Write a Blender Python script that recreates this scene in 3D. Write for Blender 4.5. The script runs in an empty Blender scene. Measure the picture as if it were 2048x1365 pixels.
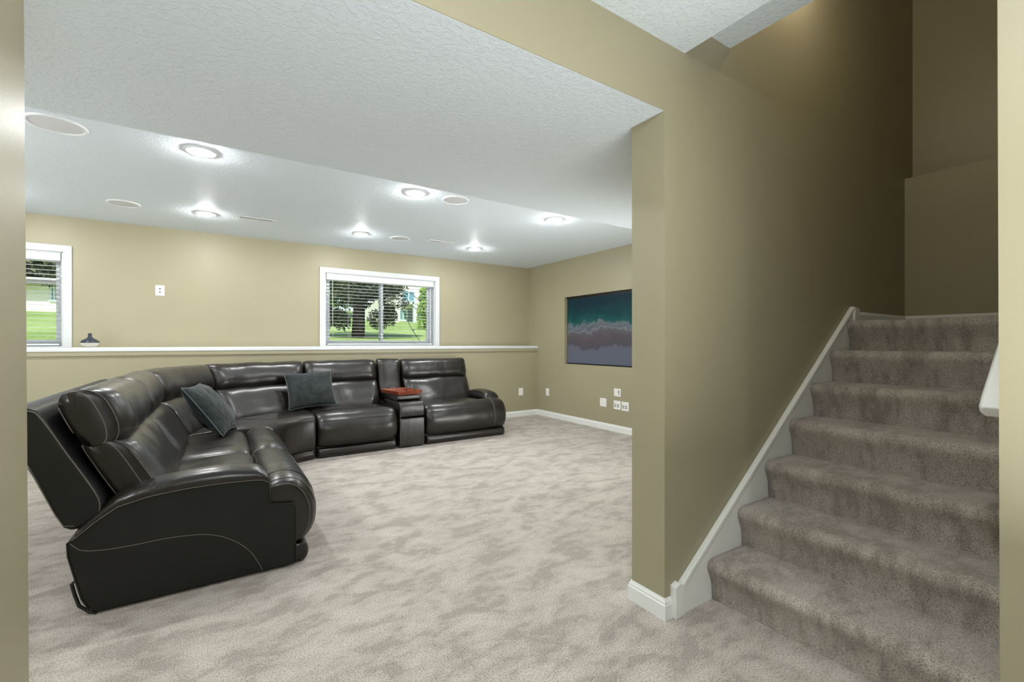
import bpy, bmesh, math, random
from mathutils import Vector, Matrix, noise as mnoise
sc = bpy.context.scene
C = sc.collection
PI = math.pi
R = math.radians

# ------------------------------------------------------------------ camera
CAM_H = 1.2
cam_d = bpy.data.cameras.new('camera')
cam = bpy.data.objects.new('camera', cam_d); C.objects.link(cam)
cam_d.sensor_width = 36.0
cam_d.lens = 36.0 * 900.75 / 2048.0
cam_d.shift_y = 4.42 / 2048.0
cam_d.clip_start = 0.02
cam.location = (0, 0, CAM_H)
cam.rotation_euler = (PI / 2, 0, -0.5814)
sc.camera = cam

# ------------------------------------------------------------------ world, sun, exposure
world = bpy.data.worlds.new('world'); sc.world = world
world.use_nodes = True
wn = world.node_tree.nodes; wl = world.node_tree.links
bg = wn['Background']
sky = wn.new('ShaderNodeTexSky')
sky.sky_type = 'NISHITA'
sky.sun_disc = False
sky.sun_elevation = R(50)
sky.sun_rotation = R(200)
wl.new(sky.outputs[0], bg.inputs[0])
bg.inputs[1].default_value = 0.22
sun_d = bpy.data.lights.new('sun', 'SUN'); sun_d.energy = 5.0; sun_d.angle = R(0.6)
sun_d.color = (1.0, 0.95, 0.86)
sun = bpy.data.objects.new('sun', sun_d); C.objects.link(sun)
sun.location = (0, -10, 20)
sun.rotation_euler = Vector((0.45, 0.75, -1.0)).to_track_quat('-Z', 'Y').to_euler()

ROOM_LAMP = 570.0      # emission of the recessed bulbs in the family room
HALL_LAMP = 670.0      # emission of the hall ceiling lights
STAIR_LAMP = 95.0      # unseen warm globe added up the stairwell

def bounce(name, loc, aim, sx, sy, watts, spread=180, col=(0.985, 1.0, 0.99)):
    """added unseen fill lamp aimed at the ceiling: soft and one-sided"""
    d = bpy.data.lights.new(name, 'AREA'); d.shape = 'RECTANGLE'; d.size = sx; d.size_y = sy; d.energy = watts; d.color = col
    d.spread = R(spread)
    o = bpy.data.objects.new(name, d); C.objects.link(o); o.location = loc
    o.rotation_euler = (Vector(aim) - Vector(loc)).to_track_quat('-Z', 'Y').to_euler()
bounce('room_fill_lamp', (-3.0, 3.0, 0.6), (-2.0, 4.2, 2.5), 1.6, 1.6, 46, 150)  # unseen fill lamps, added to lift the ceiling brightness
bounce('room_fill_lamp', (3.3, 2.3, 0.45), (2.3, 5.0, 2.5), 1.0, 1.0, 24, 120)
bounce('hall_fill_lamp', (0.7, -0.8, 0.7), (0.7, -0.8, 2.5), 2.0, 1.4, 90)

sc.view_settings.view_transform = 'Standard'
sc.view_settings.look = 'None'
sc.view_settings.gamma = 1.0
sc.view_settings.exposure = 0.0
sc.view_settings.use_curve_mapping = False
cy = sc.cycles
cy.max_bounces = 10; cy.diffuse_bounces = 7; cy.glossy_bounces = 4
cy.transparent_max_bounces = 24
cy.use_denoising = True
cy.denoising_prefilter = 'ACCURATE'
cy.sample_clamp_indirect = 6.0
cy.caustics_reflective = False; cy.caustics_refractive = False

# ------------------------------------------------------------------ materials
def srgb(r, g, b):
    f = lambda c: (c / 255 / 12.92) if c / 255 <= 0.04045 else ((c / 255 + 0.055) / 1.055) ** 2.4
    return (f(r), f(g), f(b), 1.0)

class NT:
    def __init__(self, name):
        self.m = bpy.data.materials.new(name); self.m.use_nodes = True
        self.t = self.m.node_tree; self.n = self.t.nodes; self.l = self.t.links
        self.b = self.n['Principled BSDF']; self.out = self.n['Material Output']
    def node(self, kind, **kw):
        x = self.n.new('ShaderNode' + kind)
        for k, v in kw.items():
            if k in x.inputs.keys() if hasattr(x.inputs, 'keys') else False:
                x.inputs[k].default_value = v
            else:
                setattr(x, k, v)
        return x
    def coord(self, scale=(1, 1, 1), rot=(0, 0, 0), out='Object'):
        tc = self.n.new('ShaderNodeTexCoord'); mp = self.n.new('ShaderNodeMapping')
        mp.inputs['Scale'].default_value = scale; mp.inputs['Rotation'].default_value = rot
        self.l.new(tc.outputs[out], mp.inputs['Vector']); return mp.outputs['Vector']
    def noise(self, vec, scale, detail=2.0, rough=0.5, dist=0.0):
        x = self.n.new('ShaderNodeTexNoise')
        x.inputs['Scale'].default_value = scale; x.inputs['Detail'].default_value = detail
        x.inputs['Roughness'].default_value = rough; x.inputs['Distortion'].default_value = dist
        self.l.new(vec, x.inputs['Vector']); return x.outputs['Fac']
    def ramp(self, fac, stops):
        x = self.n.new('ShaderNodeValToRGB'); e = x.color_ramp.elements
        while len(e) < len(stops): e.new(0.5)
        for el, (p, c) in zip(e, stops):
            el.position = p; el.color = c if len(c) == 4 else (*c, 1)
        self.l.new(fac, x.inputs['Fac']); return x.outputs['Color']
    def mix(self, fac, a, b, mode='MIX'):
        x = self.n.new('ShaderNodeMix'); x.data_type = 'RGBA'; x.blend_type = mode
        for sock, v in ((x.inputs[0], fac), (x.inputs[6], a), (x.inputs[7], b)):
            if hasattr(v, 'is_output') or isinstance(v, bpy.types.NodeSocket): self.l.new(v, sock)
            else: sock.default_value = v
        return x.outputs[2]
    def math(self, op, a, b=0.0):
        x = self.n.new('ShaderNodeMath'); x.operation = op
        for sock, v in ((x.inputs[0], a), (x.inputs[1], b)):
            if isinstance(v, bpy.types.NodeSocket): self.l.new(v, sock)
            else: sock.default_value = v
        return x.outputs[0]
    def bump(self, h, strength, dist=0.01, prev=None):
        x = self.n.new('ShaderNodeBump')
        x.inputs['Strength'].default_value = strength; x.inputs['Distance'].default_value = dist
        self.l.new(h, x.inputs['Height'])
        if prev: self.l.new(prev, x.inputs['Normal'])
        self.l.new(x.outputs['Normal'], self.b.inputs['Normal']); return x.outputs['Normal']
    def set(self, **kw):
        for k, v in kw.items():
            k = k.replace('_', ' ')
            s = self.b.inputs[k]
            if isinstance(v, bpy.types.NodeSocket): self.l.new(v, s)
            else: s.default_value = v
        return self

def m_plain(name, col, rough=0.5, metal=0.0, spec=0.5, bump=None, var=0.04):
    n = NT(name); v = n.coord()
    f = n.noise(v, 9.0, 3.0)
    lo = tuple(c * (1 - var) for c in col[:3]) + (1,); hi = tuple(min(1, c * (1 + var)) for c in col[:3]) + (1,)
    n.set(Base_Color=n.ramp(f, [(0.3, lo), (0.7, hi)]), Roughness=rough, Metallic=metal)
    n.b.inputs['Specular IOR Level'].default_value = spec
    if bump: n.bump(n.noise(v, bump[0], 3.0), bump[1], bump[2])
    return n.m

def m_wall():
    n = NT('tan_wall_paint'); v = n.coord()
    big = n.noise(v, 1.3, 3.0)
    col = n.ramp(big, [(0.3, srgb(160, 153, 127)), (0.7, srgb(164, 157, 131))])
    n.set(Base_Color=col, Roughness=0.42)
    n.b.inputs['Specular IOR Level'].default_value = 0.35
    n.bump(n.noise(v, 160.0, 2.0), 0.12, 0.002)
    return n.m

def m_ceiling():
    n = NT('knockdown_ceiling'); v = n.coord()
    f = n.noise(v, 42.0, 3.0, 0.55, 0.6)
    blob = n.ramp(f, [(0.44, (0, 0, 0)), (0.53, (1, 1, 1))])
    fine = n.noise(v, 210.0, 2.0)
    h = n.math('ADD', blob, n.math('MULTIPLY', fine, 0.25))
    n.set(Base_Color=srgb(219, 229, 235), Roughness=0.6)
    n.b.inputs['Specular IOR Level'].default_value = 0.3
    n.bump(h, 0.45, 0.003)
    return n.m

def m_carpet(name, stretch=(1, 1, 1), rot=0.0, dark=1.0, grain=165.0):
    n = NT(name)
    v = n.coord(); vs = n.coord(stretch, (0, 0, rot))
    big = n.noise(vs, 5.2, 3.0, 0.6, 0.5)
    mid = n.noise(vs, 15.0, 3.0, 0.6, 0.3)
    s = n.math('ADD', n.math('MULTIPLY', big, 0.65), n.math('MULTIPLY', mid, 0.35))
    d = dark
    base = n.ramp(s, [(0.42, (0.365 * d, 0.318 * d, 0.28 * d)), (0.49, (0.46 * d, 0.408 * d, 0.362 * d)), (0.60, (0.54 * d, 0.488 * d, 0.437 * d))])
    tuft = n.noise(v, grain, 3.0, 0.7)
    fleck = n.ramp(tuft, [(0.34, (0.44, 0.43, 0.41)), (0.50, (1.0, 1.0, 1.0)), (0.66, (1.30, 1.30, 1.30))])
    col = n.mix(1.0, base, fleck, 'MULTIPLY')
    n.set(Base_Color=col, Roughness=0.95)
    n.b.inputs['Specular IOR Level'].default_value = 0.1
    n.b.inputs['Sheen Weight'].default_value = 0.25
    n.b.inputs['Sheen Roughness'].default_value = 0.5
    b1 = n.bump(n.noise(v, 26.0, 3.0, 0.6), 0.25, 0.012)
    n.bump(tuft, 0.7, 0.006, b1)
    return n.m

def m_leather(name, rough=0.34, wr=1.0, col=(0.0190, 0.0162, 0.0148), spec=0.6, coat=0.0):
    n = NT(name); v = n.coord()
    f = n.noise(v, 5.0, 3.0)
    n.set(Base_Color=n.ramp(f, [(0.3, (col[0] * .8, col[1] * .8, col[2] * .8)), (0.7, (col[0] * 1.25, col[1] * 1.25, col[2] * 1.25))]))
    rr = n.math('ADD', n.math('MULTIPLY', n.noise(v, 14.0, 3.0), 0.14), rough - 0.07)
    n.set(Roughness=rr)
    n.b.inputs['Specular IOR Level'].default_value = spec
    n.b.inputs['Coat Weight'].default_value = coat
    n.b.inputs['Coat Roughness'].default_value = 0.24
    # soft creases, then pebble grain
    cre = n.noise(v, 6.0, 2.0, 0.45, 0.3)
    b0 = n.bump(cre, 0.16 * wr, 0.03)
    wr_ = n.noise(n.coord((3.2, 3.2, 0.5)), 8.0, 1.5, 0.45, 0.5)
    mask = n.ramp(n.noise(v, 2.6, 1.0), [(0.46, (0, 0, 0)), (0.60, (1, 1, 1))])
    b1 = n.bump(n.math('MULTIPLY', wr_, mask), 0.24 * wr, 0.016, b0)
    return n.m

def m_fabric():
    n = NT('grey_corduroy'); v = n.coord()
    f = n.noise(v, 12.0, 4.0, 0.6)
    n.set(Base_Color=n.ramp(f, [(0.3, srgb(42, 46, 46)), (0.7, srgb(60, 65, 65))]), Roughness=0.9)
    n.b.inputs['Sheen Weight'].default_value = 0.22
    n.b.inputs['Sheen Roughness'].default_value = 0.4
    n.b.inputs['Specular IOR Level'].default_value = 0.1
    b1 = n.bump(n.noise(n.coord((1, 2.5, 1)), 11.0, 3.0, 0.5, 1.0), 0.45, 0.03)
    n.bump(n.noise(v, 320.0, 2.0), 0.4, 0.002, b1)
    return n.m

def m_emit(name, col, strength):
    n = NT(name); e = n.n.new('ShaderNodeEmission')
    e.inputs[0].default_value = (*col, 1); e.inputs[1].default_value = strength
    n.l.new(e.outputs[0], n.out.inputs['Surface']); return n.m

def m_glass():
    n = NT('window_glass')
    tr = n.n.new('ShaderNodeBsdfTransparent'); gl = n.n.new('ShaderNodeBsdfGlossy')
    tr.inputs[0].default_value = (0.93, 0.96, 0.95, 1); gl.inputs['Roughness'].default_value = 0.02
    lw = n.n.new('ShaderNodeFresnel'); lw.inputs['IOR'].default_value = 1.3
    mx = n.n.new('ShaderNodeMixShader')
    n.l.new(lw.outputs[0], mx.inputs[0]); n.l.new(tr.outputs[0], mx.inputs[1]); n.l.new(gl.outputs[0], mx.inputs[2])
    n.l.new(mx.outputs[0], n.out.inputs['Surface']); return n.m

def m_ocean():
    """aerial beach picture: generated y runs across the screen, z runs up"""
    n = NT('beach_screen_picture')
    tc = n.n.new('ShaderNodeTexCoord'); sp = n.n.new('ShaderNodeSeparateXYZ')
    n.l.new(tc.outputs['Object'], sp.inputs[0])
    v = n.coord()
    warp = n.noise(v, 3.2, 4.0, 0.6, 0.4)
    fine = n.noise(v, 26.0, 4.0, 0.7, 0.8)
    h = n.math('ADD', sp.outputs['Z'], n.math('MULTIPLY', n.math('SUBTRACT', warp, 0.5), 0.34))
    h = n.math('ADD', h, n.math('MULTIPLY', n.math('SUBTRACT', fine, 0.5), 0.05))
    col = n.ramp(h, [(0.00, srgb(118, 124, 140)), (0.24, srgb(120, 124, 138)), (0.27, srgb(100, 98, 108)), (0.38, srgb(112, 102, 106)),
                     (0.47, srgb(118, 118, 124)), (0.50, srgb(150, 155, 160)), (0.53, srgb(112, 122, 128)), (0.575, srgb(134, 146, 150)),
                     (0.62, srgb(30, 104, 100)), (0.72, srgb(8, 78, 84)), (0.88, srgb(6, 56, 68)), (1.0, srgb(6, 52, 68))])
    speck = n.ramp(n.noise(n.coord((1, 1, 2.2)), 60.0, 3.0, 0.6), [(0.62, (0, 0, 0)), (0.75, (0.10, 0.14, 0.15))])
    col = n.mix(1.0, col, speck, 'ADD')
    n.set(Base_Color=(0.006, 0.006, 0.007, 1), Roughness=0.45)
    n.b.inputs['Specular IOR Level'].default_value = 0.12
    n.l.new(col, n.b.inputs['Emission Color']); n.b.inputs['Emission Strength'].default_value = 0.52
    return n.m

def m_vase():
    n = NT('two_tone_ceramic')
    tc = n.n.new('ShaderNodeTexCoord'); sp = n.n.new('ShaderNodeSeparateXYZ')
    n.l.new(tc.outputs['Object'], sp.inputs[0])
    col = n.ramp(n.math('MULTIPLY', sp.outputs['Z'], 7.0), [(0.28, srgb(226, 224, 212)), (0.31, srgb(48, 56, 66))])
    n.set(Base_Color=col, Roughness=0.12); return n.m

def m_wood():
    n = NT('red_brown_wood'); v = n.coord((1.0, 9.0, 9.0))
    f = n.noise(v, 6.0, 4.0, 0.6, 0.6)
    n.set(Base_Color=n.ramp(f, [(0.3, srgb(104, 48, 30)), (0.7, srgb(158, 82, 54))]), Roughness=0.38); return n.m

def m_leaf(name, a, b, trans=0.35):
    n = NT(name); v = n.coord(); f = n.noise(v, 2.5, 3.0)
    n.set(Base_Color=n.ramp(f, [(0.3, a), (0.7, b)]), Roughness=0.6)
    n.b.inputs['Subsurface Weight'].default_value = 0.0
    return n.m

def m_grass():
    n = NT('sunlit_lawn'); v = n.coord()
    f = n.noise(v, 0.5, 4.0, 0.6); g = n.noise(v, 14.0, 4.0, 0.7)
    s = n.math('ADD', n.math('MULTIPLY', f, 0.5), n.math('MULTIPLY', g, 0.5))
    n.set(Base_Color=n.ramp(s, [(0.35, srgb(112, 142, 58)), (0.5, srgb(152, 176, 92)), (0.65, srgb(194, 206, 138))]), Roughness=0.9)
    n.bump(g, 0.4, 0.05); return n.m

def m_siding(name, col):
    n = NT(name); v = n.coord((0.05, 0.05, 6.0))
    w = n.n.new('ShaderNodeTexWave'); w.bands_direction = 'Z'; w.wave_profile = 'SAW'; w.inputs['Scale'].default_value = 0.9
    n.l.new(v, w.inputs['Vector'])
    n.set(Base_Color=n.ramp(w.outputs['Fac'], [(0.0, tuple(c * .8 for c in col[:3]) + (1,)), (0.2, col)]), Roughness=0.7); return n.m

M = dict(
    wall=m_wall(), ceil=m_ceiling(),
    trim=m_plain('white_trim_paint', srgb(233, 235, 232), 0.35, var=0.01),
    carpet=m_carpet('beige_carpet', (0.75, 1.25, 1), R(14)),
    carpet_step=m_carpet('beige_stair_carpet', (0.9, 1.7, 0.6), 0.0, 0.90, 215.0),
    leather=m_leather('dark_brown_leather', 0.36, 1.0, (0.0095, 0.0068, 0.0055), 0.45, 0.40),
    leather_side=m_leather('dark_brown_leather_panel', 0.46, 0.35, (0.009, 0.0098, 0.0092), 0.35),
    stitch=m_plain('stitch_thread', srgb(112, 106, 98), 0.7),
    piping=m_plain('leather_piping', (0.014, 0.0125, 0.0115, 1), 0.4),
    black=m_plain('black_plastic', srgb(16, 16, 17), 0.4),
    fabric=m_fabric(),
    fabric_pipe=m_plain('grey_cord_piping', srgb(82, 91, 93), 0.85),
    plate=m_plain('white_cover_plate', srgb(238, 237, 232), 0.3, var=0.01),
    socket=m_plain('dark_socket', srgb(44, 42, 40), 0.5),
    grille=m_plain('speaker_grille', srgb(212, 215, 216), 0.7, bump=(420.0, 0.5, 0.002), var=0.02),
    ring=m_plain('white_metal', srgb(226, 229, 230), 0.4, var=0.01),
    dark=m_plain('duct_shadow', srgb(58, 60, 62), 0.8),
    bulb=m_emit('lit_room_bulb', (0.985, 0.998, 1.0), ROOM_LAMP),
    hallbulb=m_emit('lit_hall_bulb', (0.985, 0.998, 0.99), HALL_LAMP),
    stairbulb=m_emit('lit_stair_bulb', (1.0, 0.90, 0.72), STAIR_LAMP),
    trim_window=m_plain('white_window_casing_paint', srgb(208, 211, 211), 0.35, var=0.01),
    glass=m_glass(), ocean=m_ocean(), vase=m_vase(), wood=m_wood(),
    metal=m_plain('black_wrought_metal', srgb(34, 32, 32), 0.45, 0.6),
    blind=m_plain('white_blind_slat', srgb(218, 221, 222), 0.4, var=0.01),
    vinyl=m_plain('white_vinyl', srgb(222, 226, 230), 0.3, var=0.01),
    cord=m_plain('pale_cord', srgb(200, 200, 196), 0.7),
    grass=m_grass(),
    bark=m_plain('dark_bark', srgb(58, 50, 50), 0.9, bump=(12.0, 0.8, 0.04), var=0.25),
    leaf_dark=m_leaf('dark_green_leaf', srgb(46, 56, 38), srgb(104, 112, 74)),
    leaf_mid=m_leaf('green_leaf', srgb(70, 110, 44), srgb(128, 164, 76)),
    leaf_lime=m_leaf('lime_green_leaf', srgb(120, 158, 62), srgb(176, 204, 104)),
    siding=m_siding('pale_siding', srgb(236, 232, 222)),
    siding2=m_siding('cream_siding', srgb(240, 236, 224)),
    roof=m_plain('grey_roof_shingle', srgb(120, 118, 116), 0.9, bump=(20.0, 0.5, 0.02), var=0.15),
    pane=m_plain('blue_window_pane', srgb(96, 150, 160), 0.08, var=0.1),
    garage=m_plain('grey_blue_door', srgb(108, 122, 128), 0.5),
)

# ------------------------------------------------------------------ mesh helpers
def finish(name, bm, mat, parent=None, smooth=False, bevel=0.0, seg=2, recalc=True):
    if recalc: bmesh.ops.recalc_face_normals(bm, faces=bm.faces)
    me = bpy.data.meshes.new(name); bm.to_mesh(me); bm.free()
    mats = mat if isinstance(mat, (list, tuple)) else [mat]
    for m in mats: me.materials.append(m)
    if smooth:
        for p in me.polygons: p.use_smooth = True
    o = bpy.data.objects.new(name, me); C.objects.link(o)
    if parent: o.parent = parent
    if bevel:
        b = o.modifiers.new('bevel', 'BEVEL'); b.width = bevel; b.segments = seg; b.limit_method = 'ANGLE'; b.angle_limit = R(40)
        b.harden_normals = False
        for p in me.polygons: p.use_smooth = True
        w = o.modifiers.new('wn', 'WEIGHTED_NORMAL'); w.keep_sharp = False
    return o

def add_box(bm, x0, x1, y0, y1, z0, z1, mi=0):
    v = [bm.verts.new((x, y, z)) for x in (x0, x1) for y in (y0, y1) for z in (z0, z1)]
    for f in ((0, 1, 3, 2), (4, 6, 7, 5), (0, 4, 5, 1), (2, 3, 7, 6), (0, 2, 6, 4), (1, 5, 7, 3)):
        bm.faces.new([v[i] for i in f]).material_index = mi
    return v

def box(name, x0, x1, y0, y1, z0, z1, mat, parent=None, bevel=0.0):
    bm = bmesh.new(); add_box(bm, x0, x1, y0, y1, z0, z1)
    return finish(name, bm, mat, parent, bevel=bevel)

def boxes(name, lst, mat, parent=None, bevel=0.0):
    bm = bmesh.new()
    for b in lst: add_box(bm, *b)
    return finish(name, bm, mat, parent, bevel=bevel)

def add_tube(bm, pts, r, n=8, closed=False, mi=0):
    pts = [Vector(p) for p in pts]; k = len(pts); rings = []
    up = Vector((0, 0, 1))
    prev = None
    for i, p in enumerate(pts):
        if closed: t = pts[(i + 1) % k] - pts[i - 1]
        else: t = pts[min(i + 1, k - 1)] - pts[max(i - 1, 0)]
        t = t.normalized() if t.length > 1e-9 else Vector((1, 0, 0))
        a = prev if prev is not None else (up if abs(t.z) < 0.9 else Vector((1, 0, 0)))
        a = (a - t * a.dot(t)); a = a.normalized() if a.length > 1e-6 else t.orthogonal().normalized()
        prev = a; b = t.cross(a)
        rr = r(i / max(1, k - 1)) if callable(r) else r
        rings.append([bm.verts.new(p + (a * math.cos(q) + b * math.sin(q)) * rr) for q in [2 * PI * j / n for j in range(n)]])
    for i in range(k if closed else k - 1):
        A, B = rings[i], rings[(i + 1) % k]
        for j in range(n):
            bm.faces.new((A[j], A[(j + 1) % n], B[(j + 1) % n], B[j])).material_index = mi
    if not closed:
        bm.faces.new(rings[0][::-1]); bm.faces.new(rings[-1])

def tube(name, pts, r, mat, parent=None, n=8, closed=False):
    bm = bmesh.new(); add_tube(bm, pts, r, n, closed); return finish(name, bm, mat, parent, smooth=True)

def add_lathe(bm, prof, c=(0, 0, 0), n=32, mi=0):
    rings = []
    for (r, z) in prof:
        if r < 1e-6: rings.append([bm.verts.new((c[0], c[1], c[2] + z))])
        else: rings.append([bm.verts.new((c[0] + r * math.cos(2 * PI * j / n), c[1] + r * math.sin(2 * PI * j / n), c[2] + z)) for j in range(n)])
    for A, B in zip(rings, rings[1:]):
        for j in range(n):
            a = A[j % len(A)], A[(j + 1) % len(A)]; b = B[j % len(B)], B[(j + 1) % len(B)]
            vs = []
            for w in (a[0], a[1], b[1], b[0]):
                if w not in vs: vs.append(w)
            if len(vs) > 2: bm.faces.new(vs).material_index = mi

def lathe(name, prof, mat, parent=None, c=(0, 0, 0), n=32):
    bm = bmesh.new(); add_lathe(bm, prof, c, n); return finish(name, bm, mat, parent, smooth=True)

def add_prism(bm, poly, fa, fb, mi=0):
    """poly: 2D points; fa/fb map a 2D point to the near / far 3D point"""
    A = [bm.verts.new(fa(p)) for p in poly]; B = [bm.verts.new(fb(p)) for p in poly]
    n = len(poly)
    bm.faces.new(A).material_index = mi; bm.faces.new(B[::-1]).material_index = mi
    for i in range(n): bm.faces.new((A[i], A[(i + 1) % n], B[(i + 1) % n], B[i])).material_index = mi

def prism(name, poly, fa, fb, mat, parent=None, bevel=0.0, seg=2):
    bm = bmesh.new(); add_prism(bm, poly, fa, fb)
    return finish(name, bm, mat, parent, bevel=bevel, seg=seg)

def empty(name, loc=(0, 0, 0), rz=0.0):
    o = bpy.data.objects.new(name, None); C.objects.link(o)
    o.location = loc; o.rotation_euler = (0, 0, rz); o.empty_display_size = 0.1
    return o

def tag(o, label, cat, group=None):
    o['label'] = label; o['category'] = cat
    if group: o['group'] = group
    return o

def struct(o, label=None):
    o['kind'] = 'structure'
    if label: o['label'] = label
    return o

def catmull(pts, n, closed=True):
    k = len(pts); out = []
    segs = k if closed else k - 1
    for s in range(n if closed else n + 1):
        f = s / n * segs; i = min(int(f), segs - 1) if not closed else int(f) % k; t = f - int(f) if (closed or int(f) < segs) else 1.0
        g = (lambda j: pts[j % k]) if closed else (lambda j: pts[max(0, min(k - 1, j))])
        p0, p1, p2, p3 = g(i - 1), g(i), g(i + 1), g(i + 2)
        out.append(tuple(0.5 * ((2 * b) + (-a + c) * t + (2 * a - 5 * b + 4 * c - d) * t * t + (-a + 3 * b - 3 * c + d) * t ** 3) for a, b, c, d in zip(p0, p1, p2, p3)))
    return out

# ------------------------------------------------------------------ dimensions
XR, YB, YL = 4.53, 6.376, 6.112          # right wall, upper back wall, lower back wall
ZC, ZS, ZH = 2.498, 2.213, 2.511         # room ceiling, soffit, hall ceiling
Y1, Y1B = 1.272, 1.456                   # stair wall faces
XJ, XL = 1.630, -0.363                   # opening jambs
YSOF = 2.753                             # soffit edge
ZLEDGE = 1.157
W1 = (-2.95, -1.240, 2.200); W2 = (1.144, 2.853, 2.211)   # casing outer x0, x1, top
CAS = 0.068
XRL = -4.2                               # left wall of the room
RISE, RUN, X0 = 0.1925, 0.2545, 1.942
ZLAND = RISE * 7

# ------------------------------------------------------------------ the setting
struct(box('floor', -4.4, 4.75, -3.2, 6.3, -0.12, 0.0, M['carpet']), 'beige cut-pile carpet with brushed patches')

def hole_wall(name, x0, x1, y0, y1, z0, z1, holes, mat):
    """wall in the XZ plane with rectangular holes (x0,x1,z0,z1), sorted by x"""
    L = []; x = x0
    for (a, b, c, d) in holes:
        if a > x: L.append((x, a, y0, y1, z0, z1))
        if c > z0: L.append((a, b, y0, y1, z0, c))
        if d < z1: L.append((a, b, y0, y1, d, z1))
        x = b
    if x < x1: L.append((x, x1, y0, y1, z0, z1))
    return boxes(name, L, mat)

wb = hole_wall('wall_back', XRL - .1, XR + .2, YB, YB + 0.17, ZLEDGE - 0.06, ZC + 0.2,
               [(W1[0] + CAS, W1[1] - CAS, ZLEDGE - .03, W1[2] - CAS), (W2[0] + CAS, W2[1] - CAS, ZLEDGE - .03, W2[2] - CAS)], M['wall'])
struct(wb)
struct(box('wall_back.001', XRL - .1, XR + .2, YL, YB + 0.17, -0.05, ZLEDGE - 0.045, M['wall']))
# right wall with the niche for the screen
NY0, NY1, NZ0, NZ1, ND = 3.56, 5.405, 0.880, 1.912, 0.08
bm = bmesh.new()
for b in ((XR, XR + .17, Y1B, NY0, -.05, ZC + .2), (XR, XR + .17, NY1, YB + .17, -.05, ZC + .2), (XR, XR + .17, NY0, NY1, -.05, NZ0),
          (XR, XR + .17, NY0, NY1, NZ1, ZC + .2), (XR + ND, XR + .17, NY0, NY1, NZ0, NZ1)): add_box(bm, *b)
struct(finish('wall_right', bm, M['wall']))
struct(box('wall_left', XRL - .15, XRL, Y1, YB + .17, -.05, ZC + .2, M['wall']))
# stair wall: jamb to landing, header above the opening, then the pier left of it
bm = bmesh.new()
add_box(bm, XJ, 4.75, Y1, Y1B, -.05, 5.3)
add_box(bm, XL, XJ, Y1, Y1B, ZS, 2.75)
v = add_box(bm, XRL - .1, XL, Y1, Y1B, -.05, 2.75)
for w in v:
    if abs(w.co.x - XL) < 1e-6: w.co.x = XL + (0.011 if w.co.z < 0.5 else -0.004)
struct(finish('wall_front', bm, M['wall']))
# near wall of the staircase
bm = bmesh.new()
v = add_box(bm, 1.665, 3.60, 0.09, 0.273, -.05, 5.3)
for w in v:
    if abs(w.co.x - 1.665) < 1e-6: w.co.x = 1.655 if w.co.z < 1 else 1.575
    if w.co.z > 5: pass
struct(finish('wall_stair', bm, M['wall']))
# landing walls
struct(box('wall_landing', 4.555, 4.72, -1.5, Y1, 0.0, 2.50, M['wall']))
struct(box('wall_landing.001', 4.735, 4.90, -1.5, Y1B, 2.40, 5.3, M['wall']))
# ceilings
struct(box('ceiling', XRL - .1, XR + .17, YSOF, YB + .17, ZC, ZC + .15, M['ceil']), 'white knockdown-textured ceiling')
struct(boxes('ceiling.001', [(XRL - .1, XR + .17, Y1B, YSOF, ZS, ZC + .15), (XL + .001, XJ - .001, Y1 + .003, Y1B, ZS - .0012, ZS + .010)], M['ceil']), 'dropped white textured soffit')
struct(box('ceiling.002', -2.2, 1.770, -3.2, Y1, ZH, ZH + .4, M['ceil']), 'white textured hall ceiling')
struct(box('ceiling.003', 1.770, 2.129, 0.273, Y1, 2.662, 3.0, M['ceil']), 'smooth ceiling strip at the stairwell edge')
struct(box('ceiling.004', 1.770, 4.9, -1.5, Y1B, 5.2, 5.35, M['ceil']), 'stairwell ceiling')
struct(box('ceiling.005', 1.770, 3.4, -3.2, 0.09, ZH, ZH + .4, M['ceil']), 'hall ceiling')
# hall behind the camera and the upper stairwell shell
struct(box('wall_hall', -2.3, -2.15, -3.2, Y1, -.05, ZH + .1, M['wall']))
struct(box('wall_hall.001', -2.3, 3.5, -3.35, -3.2, -.05, ZH + .1, M['wall']))
struct(box('wall_hall.002', 3.4, 3.498, -3.2, 0.09, -.05, ZH + .1, M['wall']))
struct(box('wall_hall.003', 1.98, 2.129, 0.273, Y1, 3.0, 5.3, M['wall']))
struct(box('wall_hall.004', 3.5, 4.9, -1.65, -1.502, 0, 5.3, M['wall']))
struct(box('wall_hall.005', 3.5, 3.60, -1.5, 0.09, -.05, 5.3, M['wall']))

# ledge along the back wall
bm = bmesh.new()
prof = [(6.092, 1.116), (6.096, 1.148), (6.106, 1.157), (YB + .01, 1.157), (YB + .01, 1.112), (6.112, 1.112), (6.100, 1.112)]
add_prism(bm, prof, lambda p: (XRL, p[0], p[1]), lambda p: (XR, p[0], p[1]))
struct(finish('trim_1', bm, M['trim_window'], bevel=0.004), 'white painted ledge cap')
# bed mould under the ledge, painted like the wall
struct(box('trim_2', XRL, XR, 6.098, 6.113, 1.072, 1.112, M['wall']))

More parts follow.
